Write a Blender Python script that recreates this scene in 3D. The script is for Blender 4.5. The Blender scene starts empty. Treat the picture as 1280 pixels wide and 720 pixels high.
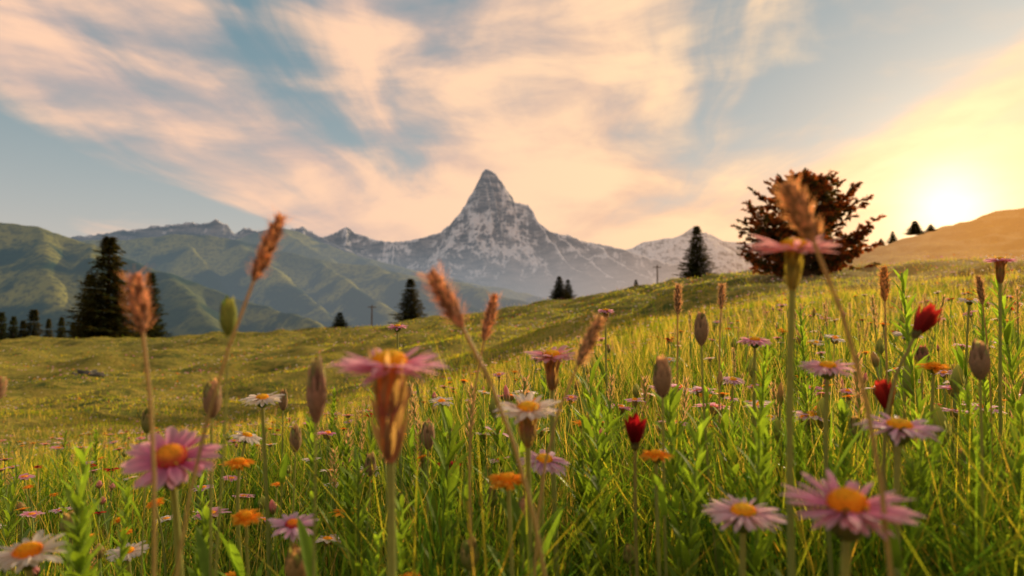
import bpy, math, random
import numpy as np
from mathutils import Vector, Matrix
random.seed(7); rng=np.random.default_rng(11)
scene=bpy.context.scene
COL=scene.collection
HC=0.45           # eye height
SUN_AZ=math.radians(44); SUN_EL=math.radians(16)
GLOW=Vector((math.sin(math.radians(32.8))*math.cos(math.radians(8.0)),math.cos(math.radians(32.8))*math.cos(math.radians(8.0)),math.sin(math.radians(8.0))))
SUN=Vector((math.sin(SUN_AZ)*math.cos(SUN_EL),math.cos(SUN_AZ)*math.cos(SUN_EL),math.sin(SUN_EL)))

# ------------------------------------------------------------------ noise
def _h(ix,iy,s):
    n=(ix.astype(np.int64)*374761393+iy.astype(np.int64)*668265263+s*974711)&0x7fffffff
    n=((n^(n>>13))*1274126177)&0x7fffffff
    n=(n^(n>>16))
    return (n&0xffff)/65535.0*2*math.pi
def perlin(x,y,s=0):
    x=np.asarray(x,float);y=np.asarray(y,float)
    ix=np.floor(x);iy=np.floor(y);fx=x-ix;fy=y-iy
    ux=fx*fx*fx*(fx*(fx*6-15)+10);uy=fy*fy*fy*(fy*(fy*6-15)+10)
    def g(dx,dy):
        a=_h(ix+dx,iy+dy,s); return np.cos(a)*(fx-dx)+np.sin(a)*(fy-dy)
    a=g(0,0);b=g(1,0);c=g(0,1);d=g(1,1)
    return ((a+(b-a)*ux)+((c+(d-c)*ux)-(a+(b-a)*ux))*uy)*1.5
def fbm(x,y,o=5,s=0,gain=.5):
    r=0;a=1;t=0
    for i in range(o):
        r=r+a*perlin(x*2**i,y*2**i,s+i*17);t+=a;a*=gain
    return r/t
def ridged(x,y,o=5,s=0,gain=.5):
    r=0;a=1;t=0
    for i in range(o):
        r=r+a*(1-2*np.abs(perlin(x*2**i,y*2**i,s+i*17)));t+=a;a*=gain
    return r/t
def blur(H,r,n=2):
    for _ in range(n):
        P=np.pad(H,((r,r),(0,0)),'edge');H=sum(P[i:i+H.shape[0]] for i in range(2*r+1))/(2*r+1)
        P=np.pad(H,((0,0),(r,r)),'edge');H=sum(P[:,i:i+H.shape[1]] for i in range(2*r+1))/(2*r+1)
    return H

# ------------------------------------------------------------------ mesh helpers
def quad_mesh(name,V,Q,col=None,smooth=True):
    me=bpy.data.meshes.new(name)
    V=np.asarray(V,np.float32);Q=np.asarray(Q,np.int32)
    me.vertices.add(len(V));me.vertices.foreach_set('co',V.ravel())
    me.loops.add(Q.size);me.loops.foreach_set('vertex_index',Q.ravel())
    me.polygons.add(len(Q));me.polygons.foreach_set('loop_start',np.arange(0,Q.size,4,dtype=np.int32))
    if smooth: me.polygons.foreach_set('use_smooth',np.ones(len(Q),bool))
    me.update(calc_edges=True)
    if col is not None:
        ca=me.color_attributes.new('Col','FLOAT_COLOR','POINT')
        c=np.ones((len(V),4),np.float32);c[:,:3]=col
        ca.data.foreach_set('color',c.ravel())
    return me
def grid_q(nx,ny):
    i=np.arange(nx*ny).reshape(ny,nx)
    return np.stack([i[:-1,:-1],i[:-1,1:],i[1:,1:],i[1:,:-1]],-1).reshape(-1,4)
def link(name,me,mat=None,loc=(0,0,0),parent=None,kind=None,label=None,cat=None,group=None):
    o=bpy.data.objects.new(name,me);COL.objects.link(o);o.location=loc
    if mat and me is not None and len(me.materials)==0:
        me.materials.append(mat)
    if parent: o.parent=parent
    if kind: o['kind']=kind
    if label: o['label']=label
    if cat: o['category']=cat
    if group: o['group']=group
    return o

class MB:
    def __init__(s): s.v=[];s.f=[];s.c=[];s.m=[]
    def add(s,vs,fs,cs,mi=0):
        b=len(s.v);s.v+=[tuple(v) for v in vs]
        if isinstance(cs,tuple): cs=[cs]*len(vs)
        s.c+=cs;s.f+=[tuple(b+i for i in f) for f in fs];s.m+=[mi]*len(fs)
    def tube(s,pts,rad,n,col,mi=0):
        vs=[];fs=[];cs=[]
        N=len(pts)
        for i,p in enumerate(pts):
            p=Vector(p);t=(Vector(pts[min(i+1,N-1)])-Vector(pts[max(i-1,0)])).normalized()
            a=t.cross(Vector((0,1,.13))).normalized() if abs(t.y)<.95 else t.cross(Vector((1,0,0))).normalized()
            b=t.cross(a)
            for k in range(n):
                th=2*math.pi*k/n
                vs.append(p+(a*math.cos(th)+b*math.sin(th))*rad[i]);cs.append(col[i] if isinstance(col,list) else col)
        for i in range(N-1):
            for k in range(n):
                fs.append((i*n+k,i*n+(k+1)%n,(i+1)*n+(k+1)%n,(i+1)*n+k))
        s.add(vs,fs,cs,mi)
    def leaf(s,p,d,up,L,W,curl,c0,c1,mi=0,n=4,cup=.15,blunt=.0):
        p=Vector(p);d=Vector(d).normalized();side=d.cross(up)
        if side.length<1e-4: side=d.cross(Vector((1,.2,0)))
        side.normalize();nrm=side.cross(d).normalized()
        vs=[];cs=[];fs=[]
        for i in range(n+1):
            t=i/n
            w=W*.5*(math.sin(math.pi*min(1,(t*.88+.1)))**.8) if not blunt else W*.5*min(1,.35+1.3*t)*(1-max(0,(t-.75)/.25)**2*blunt)
            if i==n and not blunt: w=W*.03
            q=p+d*(L*t*(1-abs(curl)*.15*t))+nrm*(curl*L*t*t)
            vs+=[q-side*w+nrm*(w*cup*2),q,q+side*w+nrm*(w*cup*2)]
            c=tuple(c0[j]+(c1[j]-c0[j])*t for j in range(3));cs+=[c,tuple(x*.85 for x in c),c]
        for i in range(n):
            a=i*3;fs+=[(a,a+1,a+4,a+3),(a+1,a+2,a+5,a+4)]
        s.add(vs,fs,cs,mi)
    def sliver(s,p,d,side,L,W,c0,c1,mi=0):
        q=p+d*L*.45;s.add([p,q-side*W*.5,p+d*L,q+side*W*.5],[(0,1,2,3)],[c0,c1,c1,c1],mi)
    def revolve(s,prof,n,col,mi=0,ridge=0,nr=8,off=(0,0,0),jit=0):
        vs=[];cs=[];fs=[]
        for i,(r,z) in enumerate(prof):
            for k in range(n):
                th=2*math.pi*k/n
                rr=r*(1+ridge*math.cos(nr*th))*(1+random.uniform(-jit,jit))
                vs.append((off[0]+rr*math.cos(th),off[1]+rr*math.sin(th),off[2]+z));cs.append(col[i] if isinstance(col,list) else col)
        for i in range(len(prof)-1):
            for k in range(n): fs.append((i*n+k,i*n+(k+1)%n,(i+1)*n+(k+1)%n,(i+1)*n+k))
        s.add(vs,fs,cs,mi)
    def mesh(s,name,mats):
        me=bpy.data.meshes.new(name);me.from_pydata(s.v,[],s.f)
        for m in mats: me.materials.append(m)
        me.polygons.foreach_set('material_index',s.m)
        me.polygons.foreach_set('use_smooth',[True]*len(s.f))
        ca=me.color_attributes.new('Col','FLOAT_COLOR','POINT')
        ca.data.foreach_set('color',np.array([(c[0],c[1],c[2],1) for c in s.c],np.float32).ravel())
        me.update();return me

# ------------------------------------------------------------------ node helpers
class NT:
    def __init__(s,nt): s.t=nt;s.n=nt.nodes;s.l=nt.links
    def new(s,t,**k):
        n=s.n.new(t)
        for a,b in k.items(): setattr(n,a,b)
        return n
    def put(s,sock,v):
        if isinstance(v,bpy.types.NodeSocket): s.l.new(v,sock)
        elif v is not None:
            if sock.type=='RGBA' and len(v)==3: v=(*v,1)
            sock.default_value=v
    def m(s,op,a,b=None,c=None,clamp=False):
        n=s.new('ShaderNodeMath',operation=op,use_clamp=clamp)
        s.put(n.inputs[0],a)
        if b is not None:s.put(n.inputs[1],b)
        if c is not None:s.put(n.inputs[2],c)
        return n.outputs[0]
    def mix(s,f,a,b,bt='MIX'):
        n=s.new('ShaderNodeMix',data_type='RGBA',blend_type=bt)
        s.put(n.inputs[0],f);s.put(n.inputs[6],a);s.put(n.inputs[7],b);return n.outputs[2]
    def noise(s,vec,scale,detail=4,rough=.5,dist=0):
        n=s.new('ShaderNodeTexNoise');s.put(n.inputs['Vector'],vec);n.inputs['Scale'].default_value=scale
        n.inputs['Detail'].default_value=detail;n.inputs['Roughness'].default_value=rough;n.inputs['Distortion'].default_value=dist
        return n.outputs[0]
    def ss(s,v,a,b,lo=0.,hi=1.,it='SMOOTHSTEP'):
        n=s.new('ShaderNodeMapRange',interpolation_type=it);s.put(n.inputs[0],v)
        for i,x in enumerate((a,b,lo,hi)): s.put(n.inputs[i+1],x)
        return n.outputs[0]
    def comb(s,x,y,z=0.):
        n=s.new('ShaderNodeCombineXYZ');s.put(n.inputs[0],x);s.put(n.inputs[1],y);s.put(n.inputs[2],z);return n.outputs[0]
    def ramp(s,v,pts,it='B_SPLINE'):
        n=s.new('ShaderNodeValToRGB');s.put(n.inputs[0],v);e=n.color_ramp.elements
        n.color_ramp.interpolation=it
        while len(e)<len(pts): e.new(.5)
        for i,(p,c) in enumerate(pts):
            e[i].position=p;e[i].color=(*c,1) if isinstance(c,tuple) else (c,c,c,1)
        return n.outputs[0]
    def mixs(s,f,a,b):
        n=s.new('ShaderNodeMixShader');s.put(n.inputs[0],f);s.l.new(a,n.inputs[1]);s.l.new(b,n.inputs[2]);return n.outputs[0]
def newmat(name):
    m=bpy.data.materials.new(name);m.use_nodes=True;m.node_tree.nodes.clear()
    N=NT(m.node_tree);out=N.new('ShaderNodeOutputMaterial');return m,N,out
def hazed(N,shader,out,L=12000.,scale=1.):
    """aerial perspective: haze light painted into the material as emission, by world position"""
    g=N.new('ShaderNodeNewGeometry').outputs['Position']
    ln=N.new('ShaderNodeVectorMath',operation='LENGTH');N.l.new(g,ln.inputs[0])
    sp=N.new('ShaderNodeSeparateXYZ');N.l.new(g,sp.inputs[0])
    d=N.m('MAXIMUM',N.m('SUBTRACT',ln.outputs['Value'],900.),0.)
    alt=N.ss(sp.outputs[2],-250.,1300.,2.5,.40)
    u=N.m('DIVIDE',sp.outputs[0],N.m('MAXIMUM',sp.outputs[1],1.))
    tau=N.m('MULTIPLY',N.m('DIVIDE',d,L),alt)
    tau=N.m('ADD',tau,N.m('MULTIPLY',N.ss(u,.28,.72,0.,1.),N.ss(ln.outputs['Value'],4.,150.,0.,1.15,it='LINEAR')))  # extra orange glow painted on the sun side, standing in for bloom
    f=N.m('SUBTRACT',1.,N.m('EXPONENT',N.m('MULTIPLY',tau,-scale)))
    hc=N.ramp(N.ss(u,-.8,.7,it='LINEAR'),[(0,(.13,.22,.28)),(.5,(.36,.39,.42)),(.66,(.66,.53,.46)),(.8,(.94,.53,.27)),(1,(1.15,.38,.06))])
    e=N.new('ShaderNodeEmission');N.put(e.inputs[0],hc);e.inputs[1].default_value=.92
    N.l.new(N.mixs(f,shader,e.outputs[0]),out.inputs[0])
def plant_mat(name,trans=.45,rough=.5,vary=.35,scale=120,spec=.25,tw=(1.25,1.1,.7),simple=False,haze=False):
    m,N,out=newmat(name)
    c=N.new('ShaderNodeAttribute',attribute_name='Col').outputs['Color']
    if vary:
        tc=N.new('ShaderNodeTexCoord').outputs['Object']
        f=N.noise(tc,scale,2)
        c=N.mix(1.,c,N.mix(f,(1-vary,)*3,(1+vary,)*3),'MULTIPLY')
    if simple:
        p=N.new('ShaderNodeBsdfDiffuse');N.put(p.inputs[0],c)
    else:
        p=N.new('ShaderNodeBsdfPrincipled');N.put(p.inputs['Base Color'],c);p.inputs['Roughness'].default_value=rough
        p.inputs['Specular IOR Level'].default_value=spec
    t=N.new('ShaderNodeBsdfTranslucent');N.put(t.inputs[0],N.mix(1.,c,tw,'MULTIPLY'))
    s=N.mixs(trans,p.outputs[0],t.outputs[0])
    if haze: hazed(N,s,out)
    else: N.l.new(s,out.inputs[0])
    return m

# ------------------------------------------------------------------ WORLD
w=bpy.data.worlds.new("World");scene.world=w;w.use_nodes=True;w.node_tree.nodes.clear()
N=NT(w.node_tree);wo=N.new('ShaderNodeOutputWorld')
sky=N.new('ShaderNodeTexSky',sky_type='NISHITA',sun_disc=False);sky.sun_elevation=SUN_EL;sky.sun_rotation=SUN_AZ
sky.air_density=1.0;sky.dust_density=1.0;sky.ozone_density=1.5
tc=N.new('ShaderNodeTexCoord').outputs['Generated']
nv=N.new('ShaderNodeVectorMath',operation='NORMALIZE');N.l.new(tc,nv.inputs[0])
sp=N.new('ShaderNodeSeparateXYZ');N.l.new(nv.outputs[0],sp.inputs[0])
X,Y,Z=sp.outputs
zc=N.m('MAXIMUM',Z,0.)
iz=N.m('DIVIDE',1.,N.m('ADD',zc,.12))
qx=N.m('MULTIPLY',X,iz);qy=N.m('MULTIPLY',Y,iz)
warp=N.m('SUBTRACT',N.noise(N.comb(qx,N.m('MULTIPLY',qy,.5),3.),1.1,2),.5)
qw=N.m('ADD',qx,N.m('MULTIPLY',warp,1.0))
cov=N.ramp(N.ss(qw,-2.6,2.6,it='LINEAR'),[(0,.3),(.08,.14),(.19,.22),(.25,.76),(.33,.84),(.40,.46),(.46,.72),(.55,.86),(.625,.50),(.69,.40),(.77,.78),(.95,.88)],'LINEAR')
fb=N.noise(N.comb(N.m('MULTIPLY',qw,1.6),N.m('MULTIPLY',qy,.42),1.3),1.5,6,.52,.35)
mp=N.new('ShaderNodeMapping');N.l.new(nv.outputs[0],mp.inputs[0]);mp.inputs['Scale'].default_value=(1.,1.,3.2);mp.inputs['Rotation'].default_value=(0,.34,0)
puff=N.noise(mp.outputs[0],4.2,7,.55,.3)
low=N.m('MULTIPLY',N.ss(Z,.34,.12),N.ss(qx,-1.7,-.2))
c1=N.m('ADD',cov,N.m('MULTIPLY',N.m('SUBTRACT',fb,.5),1.8))
c1=N.m('ADD',c1,N.m('MULTIPLY',N.m('SUBTRACT',puff,.5),1.15))
c1=N.m('ADD',c1,N.m('MULTIPLY',low,.45))
dens=N.ss(c1,.24,1.0)
dt=N.new('ShaderNodeVectorMath',operation='DOT_PRODUCT');N.l.new(nv.outputs[0],dt.inputs[0]);dt.inputs[1].default_value=GLOW
dot=N.m('MAXIMUM',dt.outputs['Value'],0.)
near=N.m('POWER',dot,6.)
lit=N.mix(near,(.95,.61,.42),(1.,.72,.42))
shd=N.mix(near,(.55,.42,.39),(.86,.52,.32))
tex=N.ss(N.m('ADD',N.m('MULTIPLY',puff,.65),N.m('MULTIPLY',fb,.35)),.39,.60)
ccol=N.mix(tex,shd,lit)
base=N.mix(.8,N.mix(1.,sky.outputs[0],(.08,.08,.08),'MULTIPLY'),N.mix(N.ss(Z,0.,.42),(.42,.48,.47),(.17,.29,.335)))
c=N.mix(dens,base,ccol)
band=N.m('MULTIPLY',N.m('EXPONENT',N.m('MULTIPLY',zc,-11.)),.9)
c=N.mix(band,c,N.mix(N.m('POWER',dot,5.),(.80,.56,.43),(1.,.55,.25)))
for p,k,col in ((5.,.10,(1,.56,.27)),(28.,.20,(1,.55,.20)),(160.,.32,(1,.68,.30)),(900.,.75,(1,.88,.62))):
    pw=N.m('POWER',dot,p)
    c=N.mix(1.,c,N.comb(*[N.m('MULTIPLY',pw,k*x) for x in col]),'ADD')
bg=N.new('ShaderNodeBackground');N.put(bg.inputs[0],c);bg.inputs[1].default_value=1.08
N.l.new(bg.outputs[0],wo.inputs[0])

sl=bpy.data.lights.new('sun_light','SUN');sl.energy=5.0;sl.angle=math.radians(.6);sl.color=(1,.74,.43)
so=bpy.data.objects.new('sun_light',sl);COL.objects.link(so);so.rotation_euler=SUN.to_track_quat('Z','Y').to_euler()

# ------------------------------------------------------------------ TERRAIN
R_=np.array([0,1,2,5,10,20,40,75,95,130,200,400,1500,70000.])
U_=np.array([-1.2,-.75,-.4,-.1,.1,.3,.5,.75,1.2])
T_=np.array([[0]*9,[-.04,-.04,-.03,-.01,0,0,.01,.01,.01],
[-.15,-.12,-.1,-.05,0,.02,.04,.05,.05],
[-.6,-.55,-.45,-.25,-.05,.10,.18,.24,.3],
[-1.3,-1.2,-1.0,-.6,-.12,.32,.6,.72,.9],
[-1.9,-1.8,-1.5,-.8,.15,1.0,1.5,1.8,2.3],
[-2.2,-2.0,-1.6,-.5,1.1,2.7,3.3,3.7,4.5],
[-2.0,-1.8,-1.1,.4,2.9,5.4,5.9,6.4,8],
[-4,-3.5,-3,-2,.5,5.3,7.6,11.5,16],
[-14,-13,-12,-12,-5,6.8,14.0,23.4,36],
[-40,-40,-38,-36,-28,-5,8,24,40],
[-110,-110,-110,-110,-105,-95,-70,-60,-50],
[-300]*9,[-300]*9],float)
lr=np.linspace(0,math.log(1+70000),420);uu=np.linspace(-1.2,1.2,160)
tmp=np.stack([np.interp(lr,np.log(1+R_),T_[:,j]) for j in range(9)],1)
FT=np.stack([np.interp(uu,U_,tmp[i]) for i in range(len(lr))],0)
for _ in range(2):
    P=np.pad(FT,((3,3),(8,8)),'edge')
    A=sum(P[i:i+FT.shape[0],8:-8] for i in range(7))/7
    P=np.pad(A,((0,0),(8,8)),'edge');FT=sum(P[:,j:j+FT.shape[1]] for j in range(17))/17
def ground_z(x,y):
    x=np.asarray(x,float);y=np.asarray(y,float)
    Rr=np.hypot(x,y);az=np.arctan2(x,y)
    ca=np.cos(az);r=Rr*np.maximum(ca,.45)
    u=np.clip(np.where(ca>.05,np.tan(np.clip(az,-1.4,1.4)),np.sign(x)*9),-1.2,1.2)
    fi=np.clip(np.log(1+r)/math.log(1+70000)*(len(lr)-1),0,len(lr)-1.001);fj=np.clip((u+1.2)/2.4*(len(uu)-1),0,len(uu)-1.001)
    i=fi.astype(int);j=fj.astype(int);a=fi-i;b=fj-j
    z=(FT[i,j]*(1-b)+FT[i,j+1]*b)*(1-a)+(FT[i+1,j]*(1-b)+FT[i+1,j+1]*b)*a
    bk=np.clip((np.abs(az)-1.6)/1.5,0,1);z=z*(1-bk)
    amp=np.interp(Rr,[0,1,5,12,20,60,150,1500],[.0,.02,.18,.55,.75,.95,1.2,12])
    n=fbm(x/6.,y/6.,3,5)+.22*np.interp(Rr,[3,10,90,140],[0,1,1,0])*fbm(x/2.1,y/2.1,2,61)
    z=z+amp*n*np.where(Rr<300,1,.3)
    return z
def gz(x,y): return float(ground_z(np.array([x]),np.array([y]))[0])
Rg=np.concatenate([[0.001],np.geomspace(.3,160,250),np.geomspace(170,60000,70)]);Az=np.radians(np.concatenate([np.linspace(-60,60,460,endpoint=False),np.linspace(60,300,120,endpoint=True)]))
RR,AA=np.meshgrid(Rg,Az,indexing='ij')
GX=RR*np.sin(AA);GY=RR*np.cos(AA);GZ=ground_z(GX,GY)
V=np.stack([GX,GY,GZ],-1).reshape(-1,3)
gm=quad_mesh('ground',V,grid_q(len(Az),len(Rg))[:,::-1])
mg,N,out=newmat('meadow_ground')
tcp=N.new('ShaderNodeNewGeometry').outputs['Position']
n1=N.noise(tcp,.35,4,.6);n2=N.noise(tcp,2.2,5,.7);n3=N.noise(tcp,.02,4,.6)
c=N.mix(N.ss(n1,.35,.65),(.07,.10,.02),(.28,.25,.045))
c=N.mix(N.ss(n2,.4,.62,0.,.8),c,(.36,.28,.055))
c=N.mix(N.ss(n3,.45,.6,0.,.5),c,(.08,.12,.03))
p=N.new('ShaderNodeBsdfPrincipled');N.put(p.inputs['Base Color'],c);p.inputs['Roughness'].default_value=.95;p.inputs['Specular IOR Level'].default_value=.05
b=N.new('ShaderNodeBump');b.inputs['Strength'].default_value=.9;b.inputs['Distance'].default_value=.45;N.put(b.inputs['Height'],n2);N.l.new(b.outputs[0],p.inputs['Normal'])
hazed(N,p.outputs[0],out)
link('ground',gm,mg,kind='structure',label='rolling alpine meadow ground falling away to a valley')

# ------------------------------------------------------------------ mountains & hills
def ridge_field(X,Y,ridges,steep,base=-320.):
    H=np.full(X.shape,-5000.);Dm=np.full(X.shape,1e9)
    for poly in ridges:
        for (x0,y0,z0),(x1,y1,z1) in zip(poly[:-1],poly[1:]):
            dx,dy=x1-x0,y1-y0;L2=dx*dx+dy*dy
            t=np.clip(((X-x0)*dx+(Y-y0)*dy)/L2,0,1)
            d=np.hypot(X-x0-t*dx,Y-y0-t*dy);h=z0+(z1-z0)*t
            hh=h-steep(d,h)
            m=hh>H;H=np.where(m,hh,H);Dm=np.where(m,d,Dm)
    return H,Dm
def prof(D,pts,y=None):
    return [((a-640)/853.*D,(y or D),(400-b)/853.*D) for a,b in pts]

D=10000
top=prof(D,[(607,208),(603,212),(600,224),(595,234),(592,246),(581,259),(572,268),(562,278),(549,288),(520,296),(490,301),(465,298),(445,290),(431,281),(420,288),(412,290),(395,297),(360,308),(300,325)])
topr=prof(D,[(607,208),(613,210),(620,215),(627,224),(632,234),(639,244),(643,250),(654,252),(661,259),(664,270),(669,276),(680,281),(690,288),(700,290),(720,294),(740,301),(790,315),(850,330),(930,350)])
ridges=[top,topr,
 [(-375,10000,2240),(-250,9780,1850),(-150,9560,1420),(40,9250,980),(160,8850,600),(350,8300,260),(600,7500,-100)],
 [(-560,10000,1740),(-820,9600,1150),(-1060,9100,700),(-1000,8400,260),(-850,7600,-80)],
 [(-1750,10000,1170),(-1650,9500,800),(-1500,8900,420),(-1300,8000,0)],
 [(-2450,10000,1380),(-2300,9400,850),(-2100,8700,350),(-2000,7800,-60)],
 [(-3200,10000,1080),(-3200,9200,600),(-2900,8200,100)],
 [(200,10000,1720),(500,9600,1160),(850,9100,720),(1300,8400,300),(1800,7500,-60)],
 [(700,10000,1290),(1000,9600,930),(1500,9000,520),(2100,8200,100)],
 [(1170,10000,1160),(1600,9500,780),(2200,8800,360),(2700,8000,0)],
 [(2400,10000,850),(2700,9200,450),(3200,8300,100)]]
xs=np.linspace(-4700,4500,720);ys=np.linspace(6600,10900,360)
MX,MY=np.meshgrid(xs,ys)
wx=MX+190*fbm(MX/600,MY/600,5,3);wy=MY+190*fbm(MX/600,MY/600,5,31)
wgt=np.clip(np.hypot(MX+390,(MY-10000))/1000,.04,1)
wx=MX+(wx-MX)*wgt;wy=MY+(wy-MY)*wgt
def st(d,h):
    a=560*np.clip((h-450)/1500,0,1)
    return a*(1-np.exp(-d/330))+.85*d-.00004*d*d
H,Dm=ridge_field(wx,wy,ridges,st)
amp=np.clip(Dm/300,.08,1)
fall=ridged(MX/420+.5*fbm(MX/500,MY/500,3,71),MY/1000,4,8,.5)
H=H+amp*210*(fall-.95)+np.clip(amp,.3,1)*48*(ridged(MX/120,MY/170,4,9,.55)-.9)
lt=np.clip((H-500)/900,0,1);H=H+lt*(5*np.sin((H+.35*MX)/46.))*np.clip(amp,.4,1)
H=np.maximum(H,-330+20*fbm(MX/500,MY/500,3,2))
me=quad_mesh('mountain',np.stack([MX,MY,H],-1).reshape(-1,3),grid_q(720,360),smooth=True)
def snow_mat(name,off,f=1.,hi=.10):
    mm,N,out=newmat(name)
    g=N.new('ShaderNodeNewGeometry');P=g.outputs['Position']
    sep=N.new('ShaderNodeSeparateXYZ');N.l.new(P,sep.inputs[0])
    nz=N.new('ShaderNodeSeparateXYZ');N.l.new(g.outputs['Normal'],nz.inputs[0])
    st1=N.new('ShaderNodeMapping');N.l.new(P,st1.inputs[0]);st1.inputs['Rotation'].default_value=(0,.5,0);st1.inputs['Scale'].default_value=(.6,.4,2.)
    st2=N.new('ShaderNodeMapping');N.l.new(P,st2.inputs[0]);st2.inputs['Rotation'].default_value=(0,-.5,0);st2.inputs['Scale'].default_value=(2.2,.8,.38)
    na=N.noise(st1.outputs[0],.007,7,.68,.3);nb=N.noise(P,.0025,4,.6);ncx=N.noise(st2.outputs[0],.0036*f,8,.66,.4)
    rock=N.mix(N.ss(na,.38,.62),(.060,.075,.10),(.27,.26,.27))
    lowc=N.mix(N.ss(nb,.4,.6),(.04,.06,.045),(.09,.10,.06))
    rock=N.mix(N.ss(sep.outputs[2],150.,700.),lowc,rock)
    k=N.m('ADD',nz.outputs[2],N.m('MULTIPLY',N.m('SUBTRACT',ncx,.5),1.5))
    k=N.m('ADD',k,N.m('MULTIPLY',N.m('SUBTRACT',na,.5),.8))
    k=N.m('ADD',k,N.ss(sep.outputs[2],250.,1000.,-.42+off,.05+off))
    k=N.m('ADD',k,N.ss(sep.outputs[2],1100.,1900.,0.,hi))
    sn=N.ss(k,.46,.78)
    c=N.mix(sn,rock,(.78,.77,.78))
    p=N.new('ShaderNodeBsdfPrincipled');N.put(p.inputs['Base Color'],c);p.inputs['Roughness'].default_value=.85;p.inputs['Specular IOR Level'].default_value=.1
    b=N.new('ShaderNodeBump');b.inputs['Strength'].default_value=1.;b.inputs['Distance'].default_value=60.;N.put(b.inputs['Height'],na);N.l.new(b.outputs[0],p.inputs['Normal'])
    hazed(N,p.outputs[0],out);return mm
mm=snow_mat('snowy_rock',.0);mm2=snow_mat('bare_rock',-.20,1.6)
link('mountain',me,mm,kind='structure',label='steep pyramid-shaped rocky peak streaked with snow')

D=6200
rr=prof(D,[(-60,300),(60,300),(110,293),(150,288),(180,284),(215,281),(240,277),(252,280),(262,274),(275,280),(285,293),(300,284),(318,288),(340,291),(365,285),(382,284),(398,294),(430,312),(480,330),(560,350)])
rs=[rr]
for i,(x,y,z) in enumerate(rr[1:-2:2]):
    rs.append([(x,y,z),(x+120+random.uniform(-80,80),y-450,z*.6-30),(x+260,y-950,z*.25-120),(x+350,y-1500,-250)])
xs=np.linspace(-5400,200,420);ys=np.linspace(4300,7000,170);MX,MY=np.meshgrid(xs,ys)
H,Dm=ridge_field(MX+90*fbm(MX/400,MY/400,4,3),MY+90*fbm(MX/400,MY/400,4,7),rs,lambda d,h:160*(1-np.exp(-d/110))+.55*d)
H=H+np.clip(Dm/150,.2,1)*(110*ridged(MX/300,MY/480,5,2,.55)-20);H=np.maximum(H,-330)
me=quad_mesh('rocky_ridge',np.stack([MX,MY,H],-1).reshape(-1,3),grid_q(420,170))
link('rocky_ridge',me,mm2,kind='structure',label='jagged rocky mountain ridge with snow patches')
D=17000
rr=prof(D,[(700,330),(740,318),(790,309),(810,301),(828,297),(842,297),(855,290),(866,283),(876,290),(888,292),(905,300),(935,303),(960,296),(985,305),(1040,312),(1100,318)])
rs=[rr]
for i,(x,y,z) in enumerate(rr[1:-2:2]): rs.append([(x,y,z),(x-200,y-1200,z*.5),(x-400,y-2800,-100)])
xs=np.linspace(500,9500,300);ys=np.linspace(13500,19000,120);MX,MY=np.meshgrid(xs,ys)
H,Dm=ridge_field(MX+180*fbm(MX/900,MY/900,4,3),MY,rs,lambda d,h:250*(1-np.exp(-d/250))+.45*d)
H=H+np.clip(Dm/300,.15,1)*(200*ridged(MX/800,MY/1200,5,2,.55)-40);H=np.maximum(H,-330)
me=quad_mesh('distant_peaks',np.stack([MX,MY,H],-1).reshape(-1,3),grid_q(300,120))
link('distant_peaks',me,mm2,kind='structure',label='hazy distant mountain peaks glowing in low sun')

mh,N,out=newmat('green_hillside')
g=N.new('ShaderNodeNewGeometry');P=g.outputs['Position']
n1=N.noise(P,.0040,6,.6,.3);n2=N.noise(P,.06,3,.7);n3=N.noise(P,.0018,3,.6)
sz=N.new('ShaderNodeSeparateXYZ');N.l.new(P,sz.inputs[0])
k1=N.m('ADD',n1,N.ss(sz.outputs[2],-100.,260.,-.05,.06))
c=N.mix(N.ss(k1,.46,.57),(.018,.042,.018),(.25,.24,.045))
c=N.mix(N.ss(n3,.44,.60,0.,.7),c,(.025,.052,.02))
c=N.mix(N.ss(n2,.45,.62,0.,.6),c,(.010,.022,.012))
p=N.new('ShaderNodeBsdfPrincipled');N.put(p.inputs['Base Color'],c);p.inputs['Roughness'].default_value=.95;p.inputs['Specular IOR Level'].default_value=.05
b=N.new('ShaderNodeBump');b.inputs['Strength'].default_value=.4;b.inputs['Distance'].default_value=9.;N.put(b.inputs['Height'],N.noise(P,.025,5,.65));N.l.new(b.outputs[0],p.inputs['Normal'])
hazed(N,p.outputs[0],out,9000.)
def hill(name,D,pts,x0,x1,depth,seed,label,nx=480,ny=200,lean=260,br=5):
    rr=prof(D,pts);rs=[rr];k=D/2500.
    for i,(x,y,z) in enumerate(rr[1:-1]):
        if i%2==0: rs.append([(x,y,z),(x+lean*.9*k,y-260*k,z*.68-30),(x+lean*1.9*k,y-560*k,z*.28-90),(x+lean*2.6*k,y-900*k,-240)])
    xs=np.linspace(x0,x1,nx);ys=np.linspace(D-depth,D+depth*.5,ny);MX,MY=np.meshgrid(xs,ys)
    H,Dm=ridge_field(MX+60*k*fbm(MX/300/k,MY/300/k,3,seed),MY+60*k*fbm(MX/300/k,MY/300/k,3,seed+5),rs,lambda d,h:.78*d+.0001*d*d/k)
    H=H+np.clip(Dm/(120*k),.05,1)*(48*k*(ridged((MX+.5*MY)/300/k,MY/560/k,3,seed+2,.4)-.6))
    H=blur(H,br//2,2)+5*k+2.2*fbm(MX/22,MY/22,2,4)+6*k*fbm(MX/90/k,MY/90/k,2,9)
    H=np.maximum(H,-330)
    me=quad_mesh(name,np.stack([MX,MY,H],-1).reshape(-1,3),grid_q(nx,ny))
    link(name,me,mh,kind='structure',label=label)
hill('hill',1900,[(-120,270),(-40,274),(10,276),(40,279),(75,291),(105,300),(150,318),(200,337),(260,356),(330,378),(420,405)],-1900,-200,1000,21,'green grassy hillside with darker forest patches')
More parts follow.
